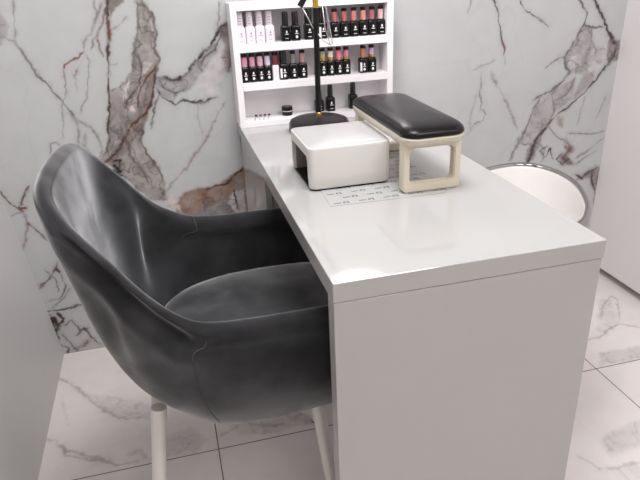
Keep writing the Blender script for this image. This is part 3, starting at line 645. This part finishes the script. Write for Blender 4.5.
# ------------------------------------------------------------------ desk lamp
LX, LY = .222, -.20
lamp = thing('desk_lamp', (LX, LY, H), 'black jointed desk lamp with gold joints and a round dark base on the desk', 'lamp')
b = new(); lathe(b, [(0, 0), (.086, 0), (.090, .003), (.0905, .012), (.089, .024), (.085, .031), (.074, .036), (.050, .040), (.020, .043), (0, .044)], 48)
obj('base', b, M['base_grey'], lamp, True, 60)
b = new(); lathe(b, [(0, .040), (.0095, .041), (.0095, .052), (.006, .055), (0, .055)], 16); obj('collar', b, M['gold'], lamp, True, 40)
b = new(); tube(b, [(0, 0, .05), (.004, 0, .346)], .0082, 16); obj('pole', b, M['black_matte'], lamp, True, 40)
b = new(); tube(b, [(.004, 0, .344), (.0045, 0, .382)], .0088, 16); obj('joint', b, M['gold'], lamp, True, 40)
b = new(); tube(b, [(.0045, 0, .380), (.005, 0, .41)], .0075, 12); obj('upper_pole', b, M['black_matte'], lamp, True, 40)
b = new(); tube(b, [(-.042, -.006, .350), (-.018, -.006, .386), (.08, -.02, .545)], .0085, 12); arm = obj('arm', b, M['black_matte'], lamp, True, 40)
b = new(); tube(b, [(.08, -.02, .545), (.085, -.10, .52)], .0065, 12); obj('arm', b, M['black_matte'], lamp, True, 40)
b = new(); tube(b, [(-.036, -.014, .345), (-.022, -.014, .318), (-.009, -.014, .291)], .0016, 6)
tube(b, [(.012, -.012, .38), (.030, -.012, .342), (.043, -.012, .269), (.046, -.012, .247), (.040, -.012, .243), (.018, -.012, .258), (.006, -.012, .275)], .0015, 6)
tube(b, [(.040, -.012, .243), (.026, -.012, .29), (.020, -.012, .35)], .0012, 6)
obj('spring_wire', b, M['wire'], lamp, True)
b = new()
lathe(b, [(0, .03), (.03, .03), (.06, .022), (.10, .008), (.108, -.004), (.108, -.012), (.100, -.012), (.098, -.004), (0, -.004)], 40)
hd = obj('lamp_head', b, M['black_matte'], lamp, True, 40); hd.location = (.085, -.115, .492); hd.rotation_euler = (math.radians(4), 0, 0)
b = new(); lathe(b, [(0, -.006), (.097, -.006), (.097, -.0095), (0, -.011)], 40); df = obj('diffuser', b, M['lamp_white'], hd, True, 40)

# ------------------------------------------------------------------ UV nail lamp
uv = thing('nail_curing_lamp', (.160, -.626, H), 'white box shaped nail curing lamp with a dark hand opening, on the desk', 'nail lamp')
hx, hy = .0935, .096
b = new(); lo = []
def bowed(s, z, r=.014, bow=.006, top=0):
    out = []
    for px, py in rrect(hx*s, hy*s, r, 8):
        ux, uy = px/(hx*s), py/(hy*s)
        out.append((px*(1+bow*(1-uy*uy)*4), py*(1+bow*(1-ux*ux)*6), z))
    return out
for s, z in ((.965, .004), (.985, .007), (1.0, .03), (1.0, .0845), (.996, .088), (.985, .0895), (.975, .090)):
    lo.append(bowed(s, z))
loft(b, lo)
body = obj('housing', b, M['uv_white'], uv, True, 50)
b = new(); box(b, -.13, .05, -.080, .074, -.01, .070, .012, 3)
cut = obj('cutter', b, M['tint'])
cut.location = uv.location
bpy.context.view_layer.update()
mod = body.modifiers.new('cut', 'BOOLEAN'); mod.operation = 'DIFFERENCE'; mod.object = cut; mod.solver = 'EXACT'
dg = bpy.context.evaluated_depsgraph_get()
me2 = bpy.data.meshes.new_from_object(body.evaluated_get(dg))
body.modifiers.clear(); body.data = me2
bpy.data.objects.remove(cut)
for p in body.data.polygons: p.use_smooth = True
body.data.set_sharp_from_angle(angle=math.radians(35))
b = new(); lo = []
for s, z in ((.975, .0895), (.965, .0905), (.85, .0925), (.6, .0950), (.3, .0965), (.05, .097)):
    lo.append(bowed(s, z, .014*s))
loft(b, lo); top = obj('top_cover', b, M['uv_top'], uv, True, 60)
b = new(); box(b, -.088, .052, -.0795, .0735, .0675, .069); box(b, .049, .0505, -.0795, .0735, .004, .068)
box(b, -.086, .05, -.0795, -.078, .004, .068); box(b, -.086, .05, .072, .0735, .004, .068)
obj('inner_lining', b, M['tint'], uv)
b = new(); loft(b, [bowed(.95, 0), bowed(.96, .0045)]); obj('base_plate', b, M['black_matte'], uv)
for k in range(3):
    b = new(); lathe(b, [(0, .0675), (.004, .0672), (.004, .066), (0, .0652)], 10, cx=-.06+.03*k, cy=-.02+.02*k); obj('led', b, M['label_white'], uv)
b = new(); lathe(b, [(0, .0925), (.006, .0925), (.0058, .0938), (0, .094)], 20, cx=.038, cy=.02, sx=1.3); obj('button', b, M['grey_print'], top, True)
b = new()
def dash(x, y, z, l, wdt, ang=0):
    c, s = math.cos(ang), math.sin(ang)
    vs = [b.verts.new((x+c*u-s*v, y+s*u+c*v, z)) for u, v in ((-l/2, -wdt/2), (l/2, -wdt/2), (l/2, wdt/2), (-l/2, wdt/2))]
    b.faces.new(vs)
for (x, y) in ((-.050, .004), (-.044, .006)): dash(x, y, .0950, .004, .0012, 1.2); dash(x, y-.004, .0950, .004, .0012, .1)
for (x, y) in ((-.032, .008), (-.026, .008)): dash(x, y, .0955, .005, .0012)
obj('logo_print', b, M['grey_print'], top)
b = new()
for (x, y) in ((.052, .035), (.058, .028), (.062, .02), (.064, .01), (.055, .015), (.060, .000)): dash(x, y, .0935, .007, .0011, .2)
obj('control_print', b, M['grey_print'], top)

uv.scale = (1, 1, 1.10)
# ------------------------------------------------------------------ printed sheet
sheet = thing('printed_sheet', (0, 0, H), 'thin pale sheet printed with small dark squiggles, under the hand rest', 'sheet')
b = new()
q = [(.086, -.818), (.330, -.826), (.372, -.80), (.372, -.50), (.10, -.50)]
loft(b, [[(x, y, .0002) for x, y in q], [(x, y, .0008) for x, y in q]])
obj('film', b, M['sheet'], sheet)
b = new(); rnd = random.Random(4)
def stroke(pts, wd):
    for (x0, y0), (x1, y1) in zip(pts, pts[1:]):
        dx, dy = x1-x0, y1-y0; l = math.hypot(dx, dy) or 1e-6
        nx, ny = -dy/l*wd/2, dx/l*wd/2
        b.faces.new([b.verts.new(p) for p in ((x0+nx, y0+ny, .00105), (x0-nx, y0-ny, .00105), (x1-nx, y1-ny, .00105), (x1+nx, y1+ny, .00105))])
row = 0; yy = -.808
while yy < -.52:
    x = .10+(row % 2)*.028
    while x < .335:
        yj = yy+rnd.uniform(-.001, .001)
        if not (yy < -.815 and x > .30):
            stroke([(x-.004+k*.0022, yj+.0022*math.sin(k*1.9)+.0004*k) for k in range(8)], .0022)
            cx = x+.020
            stroke([(cx+.0026*math.cos(a), yj+.002+.0045*math.sin(a)) for a in [i*math.pi*2/8 for i in range(7)]], .002)
            stroke([(cx+.005, yj+.007), (cx+.0085, yj+.005), (cx+.0055, yj+.002), (cx+.009, yj-.001), (cx+.005, yj-.004)], .0019)
        x += .055
    yy += .0285; row += 1
obj('printed_pattern', b, M['ink'], sheet)

# ------------------------------------------------------------------ armrest
arm_t = thing('hand_rest_pillow', (.3165, -.634, H), 'black padded hand rest on a cream plastic stand beside the nail lamp', 'hand rest')
hw = .0665
def frame_mesh(y):
    b = new(); n = 6
    def ring(sx, z0, z1, r0, yy, tp=0.0):
        cz = (z0+z1)/2; pts = rrect(sx, (z1-z0)/2, r0, n, 0, cz)
        return [(px*(1-tp*(pz)/.11), yy, pz) for px, pz in pts]
    th = .012
    o0 = ring(hw, .0012, .112, .010, y-th); i0 = ring(hw-.0155, .019, .098, .014, y-th)
    o1 = ring(hw, .0012, .112, .010, y+th); i1 = ring(hw-.0155, .019, .098, .014, y+th)
    R_ = [[b.verts.new(p) for p in L_] for L_ in (o0, i0, i1, o1)]
    m_ = len(o0)
    for a, c in ((0, 1), (1, 2), (2, 3), (3, 0)):
        for k in range(m_):
            b.faces.new((R_[a][k], R_[a][(k+1) % m_], R_[c][(k+1) % m_], R_[c][k]))
    bmesh.ops.recalc_face_normals(b, faces=b.faces[:])
    es = [e for e in b.edges if len(e.link_faces) == 2 and e.calc_face_angle(0) > 1.2]
    bmesh.ops.bevel(b, geom=es, offset=.0022, segments=2, affect='EDGES')
    return b
obj('leg_frame', frame_mesh(-.158), M['cream'], arm_t, True, 40)
obj('leg_frame', frame_mesh(.150), M['cream'], arm_t, True, 40)
def rl(s, z, hx_=.0708, hy_=.196, r=.035, drop=0):
    return [(px, py, z-drop*(py/hy_)**2) for px, py in rrect(hx_*s, hy_*s, r*s, 8)]
b = new(); loft(b, [rl(.90, .104), rl(.955, .108), rl(.985, .115), rl(1.0, .122), rl(.985, .1245)])
obj('tray', b, M['cream'], arm_t, True, 50)
b = new(); loft(b, [rl(.975, .1235), rl(.995, .127), rl(1.0, .131), rl(.98, .137), rl(.93, .1425), rl(.85, .1465), rl(.70, .1495), rl(.45, .1515), rl(.2, .152), rl(.03, .152)])
obj('pad', b, M['leather'], arm_t, True, 80)

# ------------------------------------------------------------------ shell chairs
def interp_station(keys, ts, t):
    return [Vector(catmull([k[i] for k in keys], ts, t)) for i in range(len(keys[0]))]

def build_shell(stations, nring=72, sub=5, groove=None):
    """stations: list of (t, [profile points]); lofts an open U shaped shell with closed ends"""
    ts = [s[0] for s in stations]; keys = [s[1] for s in stations]
    bm = new(); rows = []
    for i in range(nring+1):
        t = ts[0]+(ts[-1]-ts[0])*i/nring
        pr = interp_station(keys, ts, t)
        n = len(pr); pp = []
        tt = list(range(n))
        for j in range((n-1)*sub+1):
            pp.append(Vector(catmull(pr, tt, j/sub)))
        rows.append(pp)
    if groove: rows = [[groove(p, i/nring, j/(len(r)-1)) for j, p in enumerate(r)] for i, r in enumerate(rows)]
    V = [[bm.verts.new(p) for p in r] for r in rows]
    for a, c in zip(V, V[1:]):
        for k in range(len(a)-1):
            bm.faces.new((a[k], a[k+1], c[k+1], c[k]))
    bm.faces.new(V[0]); bm.faces.new(V[-1][::-1])
    bmesh.ops.remove_doubles(bm, verts=bm.verts[:], dist=0.0003)
    bmesh.ops.triangulate(bm, faces=[f for f in bm.faces if len(f.verts) > 4])
    return bm, rows

GX, GY = -.08, -.775
gchair = thing('velvet_armchair', (GX, GY, 0), 'dark grey velvet bucket armchair on white legs, pushed under the desk', 'chair')
# near-side stations in chair coordinates (x forward to the desk, y towards the camera is negative)
def gst(T, out, m1, m2, B, th, cx):
    """T rim outer, m1/m2/B outer points going down, th thickness, inner offset towards the middle"""
    T = Vector(T); o = Vector((*out, 0)).normalized()
    up = Vector((0, 0, 1))
    inn = -o
    m1, m2, B = Vector(m1), Vector(m2), Vector(B)
    c = Vector((cx, 0, 0))
    p = [Vector((cx, 0, .385)), (B+Vector((cx, 0, .385)))*.5+Vector((0, 0, -.004)), B+inn*.04+up*-.004, B+up*.02+o*.004, m2, m1,
         T+up*-.03, T+up*-.008+inn*.002, T+inn*th*.5+up*.003, T+inn*th+up*-.007,
         T+inn*(th+.007)+up*-.028,
         Vector((m1.x, m1.y, m1.z))+inn*(th+.012),
         Vector((m2.x, m2.y, .475))+inn*(th+.014),
         Vector((B.x, B.y, .452))+inn*(th-.01), Vector((cx, 0, .445))]
    return p
S = []
def half(rim, flare):
    base = [
     (0.00, (.25, -1), (.315, -.250, .56), (.305, -.245, .49), (.27, -.215, .41), .028, .24),
     (0.10, (.04, -1), (.20, -.268, .575), (.20, -.264, .49), (.19, -.236, .402), .028, .17),
     (0.20, (0, -1), (.06, -.277, .585), (.06, -.275, .49), (.06, -.242, .396), .028, .06),
     (0.30, (0, -1), (-.05, -.279, .59), (-.05, -.276, .49), (-.04, -.242, .392), .030, -.03),
     (0.38, (-.12, -1), (-.150, -.274, .60), (-.140, -.268, .49), (-.115, -.232, .392), .031, -.07),
     (0.44, (-.30, -1), (-.205, -.258, .61), (-.190, -.250, .49), (-.150, -.210, .394), .031, -.10),
     (0.50, (-.48, -.88), (-.255, -.235, .64), (-.232, -.222, .50), (-.180, -.178, .396), .030, -.12),
     (0.56, (-.66, -.75), (-.300, -.205, .68), (-.268, -.190, .52), (-.205, -.145, .400), .028, -.13),
     (0.61, (-.80, -.6), (-.328, -.178, .71), (-.292, -.158, .54), (-.220, -.118, .403), .026, -.138),
     (0.67, (-.90, -.4), (-.343, -.140, .73), (-.306, -.120, .55), (-.230, -.088, .404), .026, -.14),
     (0.76, (-.98, -.16), (-.352, -.075, .74), (-.315, -.068, .56), (-.236, -.05, .406), .028, -.142),
     (0.87, (-1, 0), (-.353, 0, .742), (-.317, 0, .562), (-.238, 0, .408), .030, -.143)]
    out = []
    for (t_, o_, m1, m2, B_, th_, cx_), T_ in zip(base, rim):
        m1 = (max(m1[0], T_[0]+.006) if t_ > .5 else m1[0], m1[1], m1[2])
        out.append((t_, gst(T_, o_, m1, m2, B_, th_, cx_)))
    return out
arms = [(.31, -.245, .622), (.20, -.260, .638), (.06, -.268, .642), (-.04, -.270, .643)]
near = half(arms+[(-.125, -.270, .650), (-.172, -.266, .672), (-.225, -.252, .716), (-.288, -.230, .792), (-.334, -.206, .846), (-.362, -.166, .885), (-.368, -.095, .901), (-.362, 0, .908)], 0)
far = half(arms+[(-.110, -.270, .650), (-.156, -.265, .670), (-.208, -.252, .708), (-.269, -.226, .787), (-.312, -.196, .846), (-.338, -.152, .883), (-.352, -.085, .902), (-.362, 0, .908)], 0)
S = list(near)
for t_, P in reversed(far[:-1]):
    S.append((2*.87-t_, [Vector((p.x, -p.y, p.z)) for p in P]))
CR0 = [Vector((-.315, -.205, .815)), Vector((-.285, -.225, .775)), Vector((-.25, -.25, .725)), Vector((-.205, -.268, .675)), Vector((-.165, -.275, .635))]
def groove(p, i, j):
    for s in (1,):
        q = Vector((p.x, p.y*s, p.z))
        if q.y > -.17 or j > .52: continue
        best = 9
        for a, c in zip(CR0, CR0[1:]):
            d = c-a; t = max(0, min(1, (q-a).dot(d)/d.length_squared)); best = min(best, ((a+d*t)-q).length)
        n = Vector((-.35, -.94, 0)); 
        k = math.exp(-(best/.014)**2)
        p = p-n*.018*k+n*.007*math.exp(-((best-.035)/.018)**2)
    return p
bm, rows = build_shell(S, 110, 5, groove)
obj('shell', bm, M['velvet'], gchair, True)
# seat cushion
b = new(); lo = []
def seatloop(s, z):
    out = []
    n = 40
    for k in range(n):
        a = 2*math.pi*k/n; c, sn = math.cos(a), math.sin(a)
        px = math.copysign(abs(c)**.62, c)*.255*s; py = math.copysign(abs(sn)**.62, sn)*.222*s
        px += .035
        w_ = 1-.18*max(0, -(px-.0)/.25)
        out.append((px, py*w_, z))
    return out
for s, z in ((.90, .452), (.97, .462), (1.0, .480), (.98, .497), (.93, .508), (.8, .517), (.55, .523), (.28, .525), (.03, .526)): lo.append(seatloop(s, z))
loft(b, lo); obj('seat', b, M['velvet'], gchair, True, 80)
# seams on the outside and the inside of both arms
for i_, j0, j1 in ((24, 16, 33), (86, 16, 33), (24, 41, 56), (86, 41, 56)):
    b = new(); tube(b, rows[i_][j0:j1], .0011, 6); obj('seam', b, M['velvet_seam'], gchair, True)
b = new(); box(b, -.17, .17, -.15, .15, .372, .386, .004); obj('seat_base', b, M['black_matte'], gchair)
for sx, sy in ((-1, -1), (-1, 1), (1, -1), (1, 1)):
    b = new()
    x0, y0 = (.083 if sx > 0 else -.232), sy*.165
    x1, y1 = ((.16 if sy > 0 else .123) if sx > 0 else -.292), sy*(.18 if sx > 0 else .205)
    tube(b, [(x0, y0, .425), (x0+(x1-x0)*.35, y0+(y1-y0)*.35, .275), (x1, y1, .006)], [.0155, .0145, .0115], 16)
    lg = obj('leg', b, M['leg_white'], gchair, True, 50)
    b = new(); lathe(b, [(0, 0), (.0115, 0), (.0122, .007), (0, .007)], 12, cx=x1, cy=y1); obj('foot_cap', b, M['black_matte'], lg)

# ------------------------------------------------------------------ white tub chair behind the desk
TX, TY = .620, -.675
tub = thing('tub_chair', (TX, TY, 0), 'white rounded tub chair with a chrome rim behind the desk', 'chair')
R0 = .205
TP = [(.53, -.50), (.58, -.477), (.64, -.463), (.69, -.451), (.74, -.453), (.783, -.478), (.806, -.54), (.806, -.61), (.79, -.676), (.762, -.74), (.727, -.803), (.69, -.85), (.650, -.888), (.60, -.912), (.54, -.92)]
TP = [(x-TX, y-TY) for x, y in TP]
def tplan(u):
    p = catmull(TP, list(range(len(TP))), u*(len(TP)-1)); return Vector((p[0], p[1], 0))
def tst(a):
    o = tplan(a); z = Vector((0, 0, 1))
    def q(r, h): return o*(r/.205)+z*h
    P = [Vector((0, 0, .405)), q(.10, .404), q(.150, .41), q(.172, .44), q(.184, .50), q(.196, .58), q(.203, .640), q(.2025, .652), q(.197, .657), q(.191, .654), q(.187, .640), q(.176, .58), q(.160, .50), q(.14, .455), Vector((0, 0, .45))]
    return P
stt = []
N_ = 29
for i in range(N_):
    stt.append((i/(N_-1), tst(i/(N_-1))))
bm, _ = build_shell(stt, 60, 4); obj('backrest', bm, M['tub_white'], tub, True)
b = new()
pts = []
outer = []
for i in range(49):
    v_ = tplan(i/48)/.205
    outer.append((v_.x, v_.y))
prof = [(.202, .628), (.2075, .628), (.2105, .636), (.2105, .652), (.2075, .660), (.199, .6630), (.1915, .6615), (.190, .658), (.192, .653)]
rr = [[b.verts.new((c*r, s*r, z)) for r, z in prof] for c, s in outer]
for a_, c_ in zip(rr, rr[1:]):
    for k in range(len(prof)): b.faces.new((a_[k], a_[(k+1) % len(prof)], c_[(k+1) % len(prof)], c_[k]))
b.faces.new(rr[0]); b.faces.new(rr[-1][::-1]); obj('chrome_rim', b, M['chrome'], tub, True, 60)
b = new(); lathe(b, [(0, .452), (.15, .452), (.158, .465), (.157, .482), (.145, .492), (.1, .498), (0, .50)], 40); obj('seat', b, M['tub_white'], tub, True, 60)
b = new(); lathe(b, [(0, .02), (.022, .02), (.022, .30), (.028, .31), (.028, .40), (0, .40)], 24); obj('column', b, M['chrome'], tub, True, 40)
b = new(); lathe(b, [(0, 0), (.185, 0), (.19, .004), (.17, .010), (.06, .018), (.03, .028), (0, .028)], 48); obj('base', b, M['chrome'], tub, True, 40)
